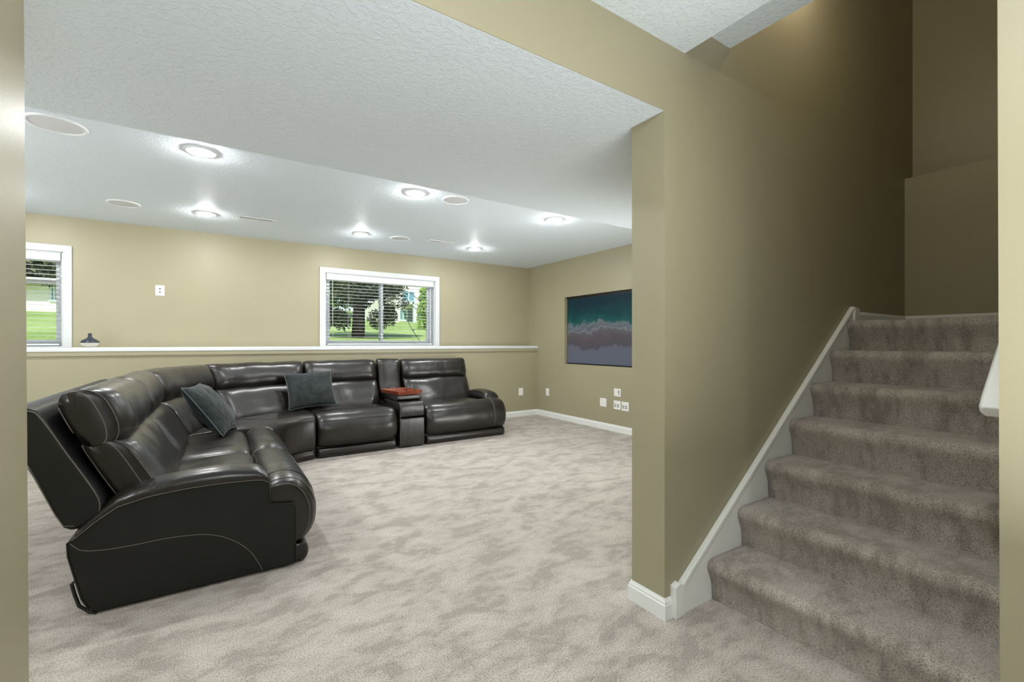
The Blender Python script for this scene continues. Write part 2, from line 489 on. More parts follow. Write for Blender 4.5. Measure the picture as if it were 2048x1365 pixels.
# baseboards
def baseboard(name, axis, a, b, face, sgn, z=0.0, h=0.09, t=0.014, ma=0, mb=0):
    """profile with a moulded top; runs along axis from a to b, wall face at `face`, sticking out by sgn"""
    pr = [(0, 0), (t, 0), (t, h * .70), (t * .75, h * .76), (t * .75, h * .84), (t * .35, h * .96), (t * .3, h), (0, h)]
    bm = bmesh.new()
    if axis == 'x': add_prism(bm, pr, lambda p: (a + ma * p[0], face + sgn * p[0], z + p[1]), lambda p: (b + mb * p[0], face + sgn * p[0], z + p[1]))
    else: add_prism(bm, pr, lambda p: (face + sgn * p[0], a + ma * p[0], z + p[1]), lambda p: (face + sgn * p[0], b + mb * p[0], z + p[1]))
    return struct(finish(name, bm, M['trim']), 'white moulded baseboard')
baseboard('baseboard_back', 'x', XRL, XR, YL, -1, mb=-1)
baseboard('baseboard_right', 'y', Y1B, YL, XR, -1, mb=-1)
baseboard('baseboard_jamb', 'y', Y1, Y1B, XJ, -1, ma=-1, mb=1)
baseboard('baseboard_front', 'x', XJ, 1.665, Y1, -1, ma=-1)
baseboard('baseboard_room_front', 'x', XJ, XR, Y1B, 1, ma=-1)
baseboard('baseboard_landing', 'x', 3.60, 4.555, Y1, -1, ZLAND, 0.066)
baseboard('baseboard_landing.001', 'y', 0.0, Y1, 4.555, -1, ZLAND, 0.066)

# stair skirt board against the stair wall, with end blocks
sk = empty('trim_3', (0, 0, 0)); struct(sk, 'white skirt board up the stair wall')
sl = (1.43 - .138) / (3.51 - 1.72)
top = lambda x: .138 + (x - 1.72) * sl
poly = [(1.72, 0), (1.72, .120), (3.53, top(3.53) - .018), (3.53, 1.10), (2.2, 0)]
prism('skirt_panel', poly, lambda p: (p[0], 1.252, p[1]), lambda p: (p[0], Y1, p[1]), M['trim'], sk)
poly = [(1.72, top(1.72) - .028), (1.72, top(1.72)), (3.53, top(3.53)), (3.53, top(3.53) - .028)]
prism('skirt_cap', poly, lambda p: (p[0], 1.244, p[1]), lambda p: (p[0], Y1, p[1]), M['trim'], sk, bevel=.004)
prism('end_block', [(1.665, 0), (1.727, 0), (1.727, .128), (1.697, .150), (1.665, .138)], lambda p: (p[0], 1.240, p[1]), lambda p: (p[0], Y1, p[1]), M['trim'], sk, bevel=.003)
prism('end_block', [(3.525, 1.2), (3.60, 1.2), (3.60, 1.428), (3.56, 1.440), (3.525, 1.432)], lambda p: (p[0], 1.240, p[1]), lambda p: (p[0], Y1, p[1]), M['trim'], sk, bevel=.003)

# ------------------------------------------------------------------ staircase
st = empty('staircase', (X0, 0.76, 0))
tag(st, 'carpeted beige staircase climbing beside the tan wall to a landing', 'staircase')
random.seed(3)
def step_mesh(i):
    xb, zb = X0 + i * RUN - X0, i * RISE
    last = i == 6
    xe = (4.545 - X0) if last else xb + RUN + .02
    zt = zb + RISE
    out = [(xb + .004, zb - .01), (xb + .002, zb + .03), (xb - .006, zb + .08), (xb - .020, zb + .115), (xb - .033, zb + .142), (xb - .035, zb + .162),
           (xb - .027, zb + .180), (xb - .010, zb + .1905), (xb + .02, zb + .1925), (xb + .10, zt), (xb + .2, zt)]
    if last: out += [(xb + .5, zt), (xe, zt)]
    else: out += [(xe, zt)]
    sm = catmull(out, 30, closed=False)
    ya, yb = 0.274 - 0.76, 1.251 - 0.76
    if last: ya = .276 - .76
    n = 24
    bm = bmesh.new(); rows = []
    for j in range(n + 1):
        y = ya + (yb - ya) * j / n
        row = []
        for k, (x, z) in enumerate(sm):
            w = 0.006 * mnoise.noise(Vector((x * 7, (y + i) * 5, z * 7)))
            e = min(j, n - j) / n
            row.append(bm.verts.new((x + w, y, z + (w if 2 < k < 28 else 0) * .6)))
        row.append(bm.verts.new((xe, y, zb - .05))); row.append(bm.verts.new((xb + .02, y, zb - .05)))
        rows.append(row)
    m = len(rows[0])
    for j in range(n):
        for k in range(m):
            bm.faces.new((rows[j][k], rows[j][(k + 1) % m], rows[j + 1][(k + 1) % m], rows[j + 1][k]))
    bm.faces.new(rows[0]); bm.faces.new(rows[-1][::-1])
    return bm
for i in range(7):
    finish('landing' if i == 6 else 'step', step_mesh(i), M['carpet_step'], st, smooth=True)
struct(box('floor.001', 3.604, 4.553, -1.5, .276, ZLAND - .1, ZLAND, M['carpet_step']), 'carpeted landing floor around the turn')

# handrail on the near stair wall
hr = empty('handrail', (1.87, 0.31, 0.95))
tag(hr, 'white handrail sloping up the near stair wall', 'handrail')
sl2 = RISE / RUN
bm = bmesh.new()
ang = math.atan(sl2)
def rail_pt(s, y, n_):  # along the slope, across, normal
    return (s * math.cos(ang) - n_ * math.sin(ang), y, .055 + s * math.sin(ang) + n_ * math.cos(ang))
prof = [(.045, -.015), (.045, .004), (.038, .014), (-.022, .014), (-.030, .004), (-.030, -.030), (.036, -.030)]
S = [0.0, 0.012, 0.05, 1.9]
rings = []
for q, s in enumerate(S):
    k = (.86, .97, 1, 1)[q]
    rings.append([bm.verts.new(rail_pt(s, p[0] * (k if p[0] > 0 else 1), p[1] * k)) for p in prof])
for A, B in zip(rings, rings[1:]):
    for j in range(len(prof)): bm.faces.new((A[j], A[(j + 1) % len(prof)], B[(j + 1) % len(prof)], B[j]))
bm.faces.new(rings[0]); bm.faces.new(rings[-1])
finish('rail', bm, M['trim'], hr, bevel=.005)
for s in (.45, 1.5):
    p = rail_pt(s, 0, -.03)
    tube('bracket', [(p[0], -.036, p[2] - .05), (p[0], -.005, p[2] - .045), (p[0], .004, p[2])], .008, M['metal'], hr)

# ------------------------------------------------------------------ windows
def window(n, W, label):
    x0, x1, zt = W
    root = empty('window_%d' % n, ((x0 + x1) / 2, YB, ZLEDGE)); struct(root, label)
    ox, oy, oz = root.location
    def bx(name, a, b, c, d, e, f, mat, bev=.002, par=None):
        return box(name, a - ox, b - ox, c - oy, d - oy, e - oz, f - oz, mat, par or root, bev)
    ya = YB - .018
    # casing: mitred legs and head
    z0 = ZLEDGE
    P = lambda x, z: (x, z)
    def cas(name, poly):
        o = prism(name, poly, lambda p: (p[0] - ox, ya - oy, p[1] - oz), lambda p: (p[0] - ox, YB - oy, p[1] - oz), M['trim_window'], root, .003)
    cas('casing', [(x0, z0), (x0 + CAS, z0), (x0 + CAS, zt - CAS), (x0, zt)])
    cas('casing', [(x1, z0), (x1, zt), (x1 - CAS, zt - CAS), (x1 - CAS, z0)])
    cas('casing', [(x0, zt), (x0 + CAS, zt - CAS), (x1 - CAS, zt - CAS), (x1, zt)])
    a, b = x0 + CAS, x1 - CAS; t = zt - CAS
    # jamb liner
    yo = YB + .17
    bx('jamb_liner', a, a + .012, YB, yo, z0, t, M['trim_window'], 0); bx('jamb_liner', b - .012, b, YB, yo, z0, t, M['trim_window'], 0)
    bx('jamb_liner', a, b, YB, yo, t - .012, t, M['trim_window'], 0); bx('window_stool', a, b, YB - .012, yo, z0 - .02, z0 + .012, M['trim_window'], .002)
    a += .012; b -= .012; t -= .012; z0 += .012
    # vinyl outer frame
    y2, y3 = YB + .095, YB + .165
    f = .032
    for nm, q in (('frame_side', (a, a + f, z0, t)), ('frame_side', (b - f, b, z0, t)), ('frame_rail', (a + f, b - f, t - f, t)), ('frame_rail', (a + f, b - f, z0, z0 + f))):
        bx(nm, q[0], q[1], y2, y3, q[2], q[3], M['vinyl'], .003)
    mid = (a + b) / 2
    g = .036
    for k, (sa, sb, yy) in enumerate(((a + f, mid + .026, y2 + .008), (mid - .026, b - f, y2 + .036))):
        bm = bmesh.new()
        za, zb = z0 + f, t - f
        for q in ((sa, sa + g, za, zb), (sb - g, sb, za, zb), (sa + g, sb - g, za, za + g), (sa + g, sb - g, zb - g, zb)):
            add_box(bm, q[0] - ox, q[1] - ox, yy - oy, yy + .024 - oy, q[2] - oz, q[3] - oz)
        s = finish('sash', bm, M['vinyl'], root, bevel=.003)
        bm = bmesh.new(); add_box(bm, sa + g - .004 - ox, sb - g + .004 - ox, yy + .009 - oy, yy + .014 - oy, za + g - .004 - oz, zb - g + .004 - oz)
        finish('glass_pane', bm, M['glass'], s)
    bx('sash_latch', mid - .015, mid + .015, y2 - .004, y2 + .01, z0 + f + .01, z0 + f + .022, M['vinyl'], .002)
    return a, b, z0, t
b1 = window(1, W1, 'white cased slider window partly cut off by the tan pier')
b2 = window(2, W2, 'white cased two-pane slider window above the ledge')

def blind(dim, label):
    a, b, z0, t = dim
    root = empty('window_blind', ((a + b) / 2, YB + .045, t))
    tag(root, label, 'window blind', 'blinds in the back wall windows')
    hw = (b - a) / 2 - .008
    box('headrail', -hw, hw, -.030, .030, -.055, 0, M['blind'], root, .003)
    box('valance', -hw, hw, -.042, -.031, -.078, -.002, M['blind'], root, .003)
    H = t - z0
    zz = -.085; k = 0
    bm = bmesh.new()
    # a slightly crowned slat
    n = 4; hs = hw - .012
    rows = []
    for j in range(n + 1):
        y = -.025 + .05 * j / n; z = .0012 * (1 - (2 * j / n - 1) ** 2)
        rows.append([bm.verts.new((x, y, z + d)) for d in (0, -.0018) for x in (-hs, hs)])
    for A, B in zip(rows, rows[1:]):
        bm.faces.new((A[0], A[1], B[1], B[0])); bm.faces.new((A[2], B[2], B[3], A[3]))
        bm.faces.new((A[0], B[0], B[2], A[2])); bm.faces.new((A[1], A[3], B[3], B[1]))
    bm.faces.new((rows[0][0], rows[0][2], rows[0][3], rows[0][1])); bm.faces.new((rows[-1][0], rows[-1][1], rows[-1][3], rows[-1][2]))
    s0 = finish('slat', bm, M['blind'], root, smooth=False)
    first = True
    while zz > -H + .055:
        o = s0 if first else s0.copy()
        if not first: C.objects.link(o); o.parent = root
        o.location = (0, 0, zz); o.rotation_euler = (R(1), 0, 0)
        first = False; zz -= .0445
    box('bottom_rail', -hs, hs, -.026, .026, -H + .008, -H + .026, M['blind'], root, .003)
    for fx in (-.62, -.05, .62):
        bm = bmesh.new()
        for yy in (-.027, .027): add_tube(bm, [(fx * hw, yy, -.05), (fx * hw, yy, -H + .02)], .0012, 5)
        finish('ladder_cord', bm, M['cord'], root, smooth=True)
    tube('tilt_wand', [(-hw + .075, -.046, -.06), (-hw + .078, -.052, -H * .86)], .004, M['cord'], root)
    return root
blind(b1, 'white horizontal slat blind in the window cut off by the tan pier')
blind(b2, 'white horizontal slat blind in the whole window over the sofa')

# ------------------------------------------------------------------ television in the niche
tv = empty('television', (XR + 0.078, (NY0 + NY1) / 2, NZ0))
tag(tv, 'wide flat screen showing an aerial beach, set into the wall niche', 'television')
hy = (NY1 - NY0) / 2
box('back_case', -.028, 0, -hy + .006, hy - .006, .004, NZ1 - NZ0 - .022, M['black'], tv, .003)
sw0, sw1, sz0, sz1 = -hy + .018, hy - .018, .018, NZ1 - NZ0 - .036
bm = bmesh.new(); add_box(bm, -.0305, -.0275, sw0, sw1, 0, sz1 - sz0)
so = finish('screen', bm, M['ocean'], tv); so.location = (0, 0, sz0)
box('gap_shade_strip', -.040, 0, -hy + .001, hy - .001, NZ1 - NZ0 - .021, NZ1 - NZ0 - .001, M['black'], tv)  # black strip standing in for the shaded gap above the screen

# ------------------------------------------------------------------ wall plates
def plate(loc, rz, w, h, label, cat, kids, group=None):
    """local frame: x across, -y out of the wall, z up"""
    r = empty('wall_plate', loc, rz)
    tag(r, label, cat, group)
    box('cover', -w / 2, w / 2, -.007, 0, -h / 2, h / 2, M['plate'], r, .003)
    for kd in kids:
        nm, x, z, a, b, mt = kd
        if nm in ('jack', 'screw', 'ground_hole'):
            bm = bmesh.new(); add_lathe(bm, [(0, .0095), (a * .6, .0095), (a, .007), (a, .004)], n=12)
            bmesh.ops.rotate(bm, verts=bm.verts, cent=(0, 0, 0), matrix=Matrix.Rotation(PI / 2, 3, 'X'))
            bmesh.ops.translate(bm, verts=bm.verts, vec=(x, 0, z)); finish(nm, bm, M[mt], r, smooth=True)
        else:
            box(nm, x - a / 2, x + a / 2, -.0095, -.004, z - b / 2, z + b / 2, M[mt], r, .0012)
    return r
scr = lambda: [('screw', 0, .048, .003, 0, 'ring'), ('screw', 0, -.048, .003, 0, 'ring')]
duplex = [('socket_face', 0, .021, .034, .028, 'plate'), ('slot', -.006, .024, .0035, .011, 'socket'), ('slot', .006, .024, .0035, .009, 'socket'), ('ground_hole', 0, .013, .0035, 0, 'socket'),
          ('socket_face', 0, -.021, .034, .028, 'plate'), ('slot', -.006, -.018, .0035, .011, 'socket'), ('slot', .006, -.018, .0035, .009, 'socket'), ('ground_hole', 0, -.029, .0035, 0, 'socket')]
plate((-.524, YB, 1.790), 0, .082, .116, 'small white plate with two dark jacks high on the back wall', 'wall plate', [('jack', 0, .018, .008, 0, 'socket'), ('jack', 0, -.018, .008, 0, 'socket')] + scr())
plate((4.189, YL, .402), 0, .086, .122, 'white rocker switch plate low on the wall right of the sofa', 'wall plate', [('rocker', 0, 0, .034, .068, 'plate')] + scr())
RW = -PI / 2   # plates on the right wall: -y local becomes -x world
plate((XR, 5.833, .402), RW, .082, .118, 'white duplex outlet on the screen wall nearest the corner', 'outlet', duplex + [('screw', 0, 0, .003, 0, 'ring')])
dec = lambda xs: [('blank_insert', x, 0, .034, .068, 'plate') for x in xs]
plate((XR, 4.565, .372), RW, .125, .118, 'blank white double plate with no holes under the screen', 'wall plate', dec((-.023, .023)))
rows = lambda xs, zs: [('jack', x, z, .0075, 0, 'socket') for x in xs for z in zs]
plate((XR, 4.298, .533), RW, .122, .108, 'upper white double plate of the trio, jacks in one column', 'wall plate', dec((-.027,)) + rows((.020, .036), (.022, .000)) + rows((.032,), (-.022,)))
plate((XR, 4.302, .363), RW, .126, .120, 'lower white jack plate directly beneath the upper plate', 'wall plate', rows((-.040, -.024, .010, .026), (.004, -.020)))
plate((XR, 4.160, .360), RW, .126, .122, 'lower white jack plate beside the tan jamb', 'wall plate', rows((-.040, -.024, .010, .026), (.004, -.020)))

# ------------------------------------------------------------------ ceiling fittings
def can_light(x, y, z, label, mat='bulb', group='recessed lights in the room ceiling', r=.078):
    o = empty('recessed_light', (x, y, z)); tag(o, label, 'ceiling light', group)
    lathe('trim_ring', [(r * .66, .0), (r * .66, -.004), (r * .8, -.010), (r * 1.15, -.008), (r * 1.28, -.003), (r * 1.28, .0)], M['ring'], o, n=40)
    lathe('bulb', [(r * .66, -.001), (r * .65, -.013), (r * .54, -.021), (r * .32, -.026), (0, -.0275)], M[mat], o, n=24)
    return o
LX = (-1.60, -.085, 1.435, 2.965)
nm = ['behind the pier', 'first from the pier', 'second from the pier', 'third from the pier']
for row, (y, rn) in enumerate(((3.70, 'near'), (5.44, 'far'))):
    for k, x in enumerate(LX):
        can_light(x, y, ZC, 'lit recessed ceiling light, %s in the %s row' % (nm[k], rn))
can_light(3.10, 2.05, ZS, 'added unseen fill light in the soffit behind the stair wall')  # added out of view to brighten the screen wall and left jamb
can_light(-1.50, 2.05, ZS, 'added unseen fill light in the soffit behind the pier')  # added out of view to brighten the jamb facing it
for x, y, d in ((.35, .10, 'over the hall opening'), (.35, -1.7, 'added out of view at the rear of the hall')):  # the rear one is an added light, never in view
    can_light(x, y, ZH, 'lit recessed hall light %s' % d, 'hallbulb', 'recessed lights in the hall')

def speaker(x, y, label, r):
    o = empty('ceiling_speaker', (x, y, ZC)); tag(o, label, 'speaker', 'round ceiling speakers')
    lathe('rim', [(r * .86, .0), (r * .86, -.006), (r * .9, -.010), (r * .97, -.009), (r, -.004), (r, 0)], M['ring'], o, n=48)
    lathe('grille', [(r * .87, -.002), (r * .7, -.0035), (r * .3, -.006), (0, -.0065)], M['grille'], o, n=48)
speaker(-.790, 3.715, 'largest-looking round ceiling speaker, beside the tan pier', .140)
speaker(-.715, 5.470, 'round ceiling speaker over the back wall left of the vent', .125)
speaker(1.812, 3.690, 'round ceiling speaker beside the near row middle light', .122)
speaker(1.900, 5.415, 'small-looking round ceiling speaker near the half-closed vent', .120)

def vent(x, y, label, half):
    o = empty('ceiling_vent', (x, y, ZC)); tag(o, label, 'vent', 'ceiling air vents')
    w, d = .180, .056
    bm = bmesh.new()
    for b in ((-w, w, -d, -d * .52, -.007, 0), (-w, w, d * .52, d, -.007, 0), (-w, -w * .80, -d * .52, d * .52, -.007, 0), (w * .80, w, -d * .52, d * .52, -.007, 0), (-.008, .008, -d * .52, d * .52, -.007, 0)):
        add_box(bm, *b)
    finish('frame', bm, M['ring'], o, bevel=.002)
    box('duct_shade_sheet', -w * .82, w * .82, -d * .55, d * .55, -.0015, -.0005, M['dark'], o)  # dark sheet coloured as the shade inside the duct
    n = 12
    bm = bmesh.new(); add_box(bm, -.0026, .0026, -d * .5, d * .5, -.0035, -.0018)
    s0 = finish('louver', bm, M['ring'], o)
    first = True
    for s in (-1, 1):
        if half and s == 1:
            box('closed_damper', .008, w * .80, -d * .52, d * .52, -.005, -.002, M['ring'], o); continue
        for k in range(n):
            q = s0 if first else s0.copy()
            if not first: C.objects.link(q); q.parent = o
            first = False
            q.location = (s * (.014 + (k + .3) * (w * .78 - .014) / n), 0, 0)
vent(.352, 5.392, 'white ceiling vent with two rows of dark slots near the left wall light', False)
vent(2.403, 5.318, 'white ceiling vent with one half dark and one half shut', True)

# unseen stairwell lamp; sconce form and spot made up for the wall glow
sl_ = empty('added_stair_globe', (2.62, Y1, 3.46)); tag(sl_, 'unseen warm globe lamp added high on the stair wall', 'lamp')
lathe('globe', [(0, -.075), (.04, -.064), (.065, -.037), (.075, 0), (.065, .037), (.04, .064), (0, .075)], M['stairbulb'], sl_, c=(0, -.125, 0), n=24)
tube('arm', [(0, -.005, .10), (0, -.06, .12), (0, -.125, .11), (0, -.125, .07)], .008, M['metal'], sl_)
box('back_plate', -.04, .04, -.014, 0, .05, .16, M['metal'], sl_, .004)

# ------------------------------------------------------------------ sectional sofa
FX, FY = 0.480, 4.930                      # front faces of the two runs
mapL = lambda u, v, z: (FX - u, v, z)
def mapR(u, v, z):
    u2 = u if u < .9 else .9 + (u - .9) * .78
    return (v, FY + u2, z)
WC = (.86, 4.53)
def mapW(a0, a1, flat=0.5):
    am = (a0 + a1) / 2
    def f(u, v, z):       # v from 0 to 1 between the two angles
        th = R(a0 + (a1 - a0) * v); r = (.375 + (u if u < .9 else .9 + (u - .9) * .9))
        k = math.cos(R(a1 - a0) / 2) / math.cos(th - R(am))
        r *= 1 + flat * (k - 1)
        return (WC[0] + r * math.cos(th), WC[1] + r * math.sin(th), z)
    return f

def cushion(name, prof, v0, v1, mp, mat, parent, end=.09, ku=.6, kz=.86, anchor=None, nu=44, nv=30, crown=0.0, wob=.005, seed=0.0, unit=1.0, p=2.6, rear=None):
    pts = catmull(prof, nu)
    if anchor is None: anchor = (sum(a for a, b in prof) / len(prof), sum(b for a, b in prof) / len(prof))
    L = abs(v1 - v0) * unit
    def sect(s):
        e = min(s, 1 - s) * L; q = 0 if s < .5 else 1
        en = end[q] if isinstance(end, tuple) else end; k = ku[q] if isinstance(ku, tuple) else ku
        t = min(1.0, e / en)
        g = (1 - (1 - t) ** p) ** (1 / p)
        return k + (1 - k) * g, kz + (1 - kz) * g
    def ev(i, s, off=0.0):
        a, b = sect(s); c = 1 + crown * math.sin(PI * s)
        q = pts[i % nu]; q2 = pts[(i + 1) % nu]; q0 = pts[(i - 1) % nu]
        if rear:
            ur = rear[1] + (q[1] - rear[0]) * (rear[3] - rear[1]) / (rear[2] - rear[0])
            u = ur + (q[0] - ur) * a * c
        else: u = anchor[0] + (q[0] - anchor[0]) * a * c
        z = anchor[1] + (q[1] - anchor[1]) * b * c
        if off:
            dx, dz = q2[0] - q0[0], q2[1] - q0[1]; l = math.hypot(dx, dz) or 1
            nx, nz = -dz / l, dx / l
            if nx * (q[0] - anchor[0]) + nz * (q[1] - anchor[1]) < 0: nx, nz = -nx, -nz
            u += nx * off; z += nz * off
        return Vector(mp(u, v0 + (v1 - v0) * s, z))
    ss = []
    for j in range(nv + 1):
        x = j / nv; ss.append(0.5 - 0.5 * math.cos(PI * x) if L < 3 else x)
    bm = bmesh.new(); rings = []
    for s in ss:
        ring = []
        for i in range(nu):
            q = ev(i, s)
            nz = mnoise.noise(q * 6.5 + Vector((seed, seed * 2.3, 0))) * wob
            d = ev(i, s, 1.0) - q
            if d.length > 1e-6: q = q + d.normalized() * nz
            ring.append(bm.verts.new(q))
        rings.append(ring)
    for A, B in zip(rings, rings[1:]):
        for i in range(nu): bm.faces.new((A[i], A[(i + 1) % nu], B[(i + 1) % nu], B[i]))
    for ring, s in ((rings[0], 0.0), (rings[-1], 1.0)):
        c = sum((v.co for v in ring), Vector()) / nu
        inner = [bm.verts.new(c + (v.co - c) * .55) for v in ring]
        cv = bm.verts.new(c)
        for i in range(nu):
            bm.faces.new((ring[i], ring[(i + 1) % nu], inner[(i + 1) % nu], inner[i]))
            bm.faces.new((inner[i], inner[(i + 1) % nu], cv))
    o = finish(name, bm, mat, parent, smooth=True)
    def idx(u, z):   # profile index nearest to a profile point
        return min(range(nu), key=lambda i: (pts[i][0] - u) ** 2 + (pts[i][1] - z) ** 2)
    return o, ev, idx

SEAT = [(.72, .26), (.74, .36), (.73, .435), (.66, .452), (.55, .458), (.42, .463), (.33, .458), (.285, .440), (.272, .400), (.275, .28), (.5, .24)]
FOOT = [(.30, .20), (.285, .34), (.272, .42), (.235, .460), (.165, .474), (.095, .455), (.042, .405), (.008, .33), (.0, .26), (.012, .19), (.045, .135), (.085, .112), (.16, .125)]
TOE = [(.13, .005), (.075, .004), (.052, .03), (.050, .07), (.065, .098), (.10, .103), (.2, .095), (.2, .01)]
HEAD = [(1.075, .92), (1.045, .965), (.99, .988), (.93, .985), (.875, .955), (.838, .89), (.818, .82), (.826, .76), (.865, .727), (.93, .722), (.99, .74), (1.03, .80)]
LOWB = [(1.0, .735), (.93, .752), (.86, .745), (.80, .712), (.752, .645), (.712, .570), (.672, .495), (.655, .43), (.69, .38), (.80, .40), (.88, .50), (.95, .62)]
SHELL = [(1.036, .395), (.955, .40), (.905, .455), (.925, .535), (1.02, .715), (1.10, .885), (1.135, .922), (1.185, .930), (1.222, .915), (1.228, .88), (1.19, .78), (1.13, .64)]
FRAME = [(.10, .02), (.10, .30), (.30, .36), (.85, .36), (.98, .42), (1.03, .36), (.97, .09), (.93, .02)]

sofa = empty('sectional_sofa', (0.6, 4.6, 0))
tag(sofa, 'dark brown leather reclining sectional sofa wrapping the room corner', 'sofa')
SOFF = Vector((0.6, 4.6, 0))
def off(mp):
    return lambda u, v, z: tuple(Vector(mp(u, v, z)) - SOFF)
mL, mR = off(mapL), off(mapR)
mC, mD, mWs = off(mapW(180, 135)), off(mapW(135, 90)), off(mapW(180, 90, 0.25))

def panel(name, prof, v0, v1, mp, mat, parent, bevel=.012, seg=3, nsm=0):
    pl = catmull(prof, nsm) if nsm else prof
    return prism(name, pl, lambda p: mp(p[0], v0, p[1]), lambda p: mp(p[0], v1, p[1]), mat, parent, bevel, seg)

def line(ev, i0, i1, s, parent, n=None, r=.0018, mat='stitch', off_=.0015, name='stitching'):
    if i1 < i0: i0, i1 = i1, i0
    pts = [ev(i, s, off_) for i in range(i0, i1 + 1)]
    tube(name, pts, r, M[mat], parent, 5)
def vline(ev, i, s0, s1, parent, r=.0018, mat='stitch', off_=.002, name='stitching', n=20):
    tube(name, [ev(i, s0 + (s1 - s0) * k / n, off_) for k in range(n + 1)], r, M[mat], parent, 5)

def section(nm, mp, v0, v1, seat0, seat1, head0, head1, seed, foot0=None, foot1=None, shell0=None, shell1=None, ends=(.10, .10), kus=(.70, .70), pe=2.0):
    fr = panel('%s' % nm, FRAME, max(v0, seat0) + .006, min(v1, seat1) - .006, mp, M['leather_side'], sofa, .008)
    f0 = v0 + .004 if foot0 is None else foot0; f1 = v1 - .004 if foot1 is None else foot1
    o, ev, ix = cushion('seat_cushion', SEAT, seat0 + .004, seat1 - .004, mp, M['leather'], fr, end=.16, ku=.95, kz=.80, crown=.02, anchor=(.5, .25), seed=seed, wob=.006)
    o, evf, ixf = cushion('footrest_pad', FOOT, f0, f1, mp, M['leather'], fr, end=.15, ku=.78, kz=.84, anchor=(.30, .25), seed=seed + 3, wob=.006, crown=.02)
    i = ixf(.036, .395); vline(evf, i, .02, .98, fr, .0022, 'piping', .0018)
    cushion('base_pad', TOE, f0 + .012, f1 - .012, mp, M['leather'], fr, end=.03, ku=.85, kz=.95, anchor=(.2, .05), seed=seed, wob=.002, nu=28)
    o, evb, ixb = cushion('back_cushion', LOWB, head0 + .004, head1 - .004, mp, M['leather'], fr, end=ends, ku=kus, kz=.985, anchor=(.93, .60), seed=seed + 5, wob=.010, p=pe, rear=(.52, .885, .72, .975))
    o, evh, ixh = cushion('headrest', HEAD, head0, head1, mp, M['leather'], fr, end=ends, ku=kus, kz=.915, anchor=(1.03, .80), seed=seed + 7, wob=.007, p=pe, rear=(.72, .985, .935, 1.065))
    for e_, i_ in ((evh, ixh), (evb, ixb)):
        pass
    panel('back_shell', SHELL, (v0 if shell0 is None else shell0) + .004, (v1 if shell1 is None else shell1) - .004, mp, M['leather_side'], fr, .014, 3, 40)
    return fr, evf, ixf, evb, ixb, evh, ixh

ARM_E = [(.243, .470), (.262, .490), (.31, .499), (.46, .507), (.605, .506), (.74, .494), (.85, .468), (.92, .420), (1.0, .352)]
ARM_C = [(.243, .474), (.250, .512), (.29, .548), (.44, .572), (.605, .567), (.74, .547), (.85, .510), (.92, .455), (1.0, .375)]
def interp(T, u):
    for (a, b), (c, d) in zip(T, T[1:]):
        if a <= u <= c: return b + (d - b) * (u - a) / (c - a)
    return T[0][1] if u < T[0][0] else T[-1][1]
ARM_P = [(.12, .015), (.12, .325), (.128, .338), (.232, .352), (.240, .362), (.243, .470)] + ARM_E[1:] + [(1.018, .338), (1.015, .28), (.972, .085), (.945, .03), (.925, .012)]
def arm(mp, va, vb, parent, outer):
    """va is the outer face, vb the inner face"""
    a = panel('arm_panel', ARM_P, va, vb, mp, M['leather_side'], parent, .008, 3)
    # padded top
    us = [.246, .250, .258, .275, .30, .35, .42, .5, .6, .7, .78, .85, .9, .95, .99]
    bm = bmesh.new(); rings = []
    ov = .006 * (1 if va < vb else -1)
    for u in us:
        e = interp(ARM_E, u) + .001; c = interp(ARM_C, u); h = c - e
        ring = []
        for k in range(13):
            t = k / 12; x = -1 + 2 * t
            z = e + h * max(0, 1 - abs(x) ** 2.6) ** .55
            ring.append(bm.verts.new(mp(u, (va - ov) + (vb - va + 2 * ov) * t, z)))
        ring.append(bm.verts.new(mp(u, vb + ov, e - .035))); ring.append(bm.verts.new(mp(u, vb, e - .06)))
        ring.append(bm.verts.new(mp(u, va, e - .06))); ring.append(bm.verts.new(mp(u, va + ov * .2, e - .004)))
        rings.append(ring)
    n = len(rings[0])
    for A, B in zip(rings, rings[1:]):
        for i in range(n): bm.faces.new((A[i], A[(i + 1) % n], B[(i + 1) % n], B[i]))
    bm.faces.new(rings[0]); bm.faces.new(rings[-1][::-1])
    finish('arm_pad', bm, M['leather'], parent, smooth=True)
    if outer:
        o2 = va - .0018 * (1 if vb > va else -1)
        # seam along the panel edge and the decorative arc below it
        e1 = [mp(u, o2 - .004 * (1 if vb > va else -1), interp(ARM_E, u) - .004) for u in [.246 + (1.0 - .246) * k / 30 for k in range(31)]]
        tube('stitching', e1, .0019, M['stitch'], parent, 5)
        arc = catmull([(1.005, .335), (.97, .298), (.90, .282), (.80, .278), (.66, .280), (.52, .262), (.42, .215), (.34, .14), (.29, .05), (.278, .016)], 40, closed=False)
        tube('stitching', [mp(u, o2, z) for u, z in arc], .0016, M['stitch'], parent, 5)
        tube('piping', [mp(u, o2, z) for u, z in ((1.0, .352), (1.016, .338), (1.013, .28), (.970, .085), (.945, .032))], .003, M['piping'], parent, 6)
        tube('piping', [mp(u, o2, z) for u, z in ((.122, .02), (.122, .325), (.130, .338), (.232, .353), (.242, .364), (.245, .47))], .003, M['piping'], parent, 6)

# run A: nearest recliner with the padded arm
A, evf, ixf, evb, ixb, evh, ixh = section('recliner_section', mL, 2.668, 3.632, 2.868, 3.632, 2.792, 3.628, 1.0, foot0=2.690, shell0=2.700, ends=(.14, .10), kus=(.34, .70), pe=2.5)
A['label'] = 'recliner section at the near end of the sofa'
arm(mL, 2.668, 2.862, A, True)
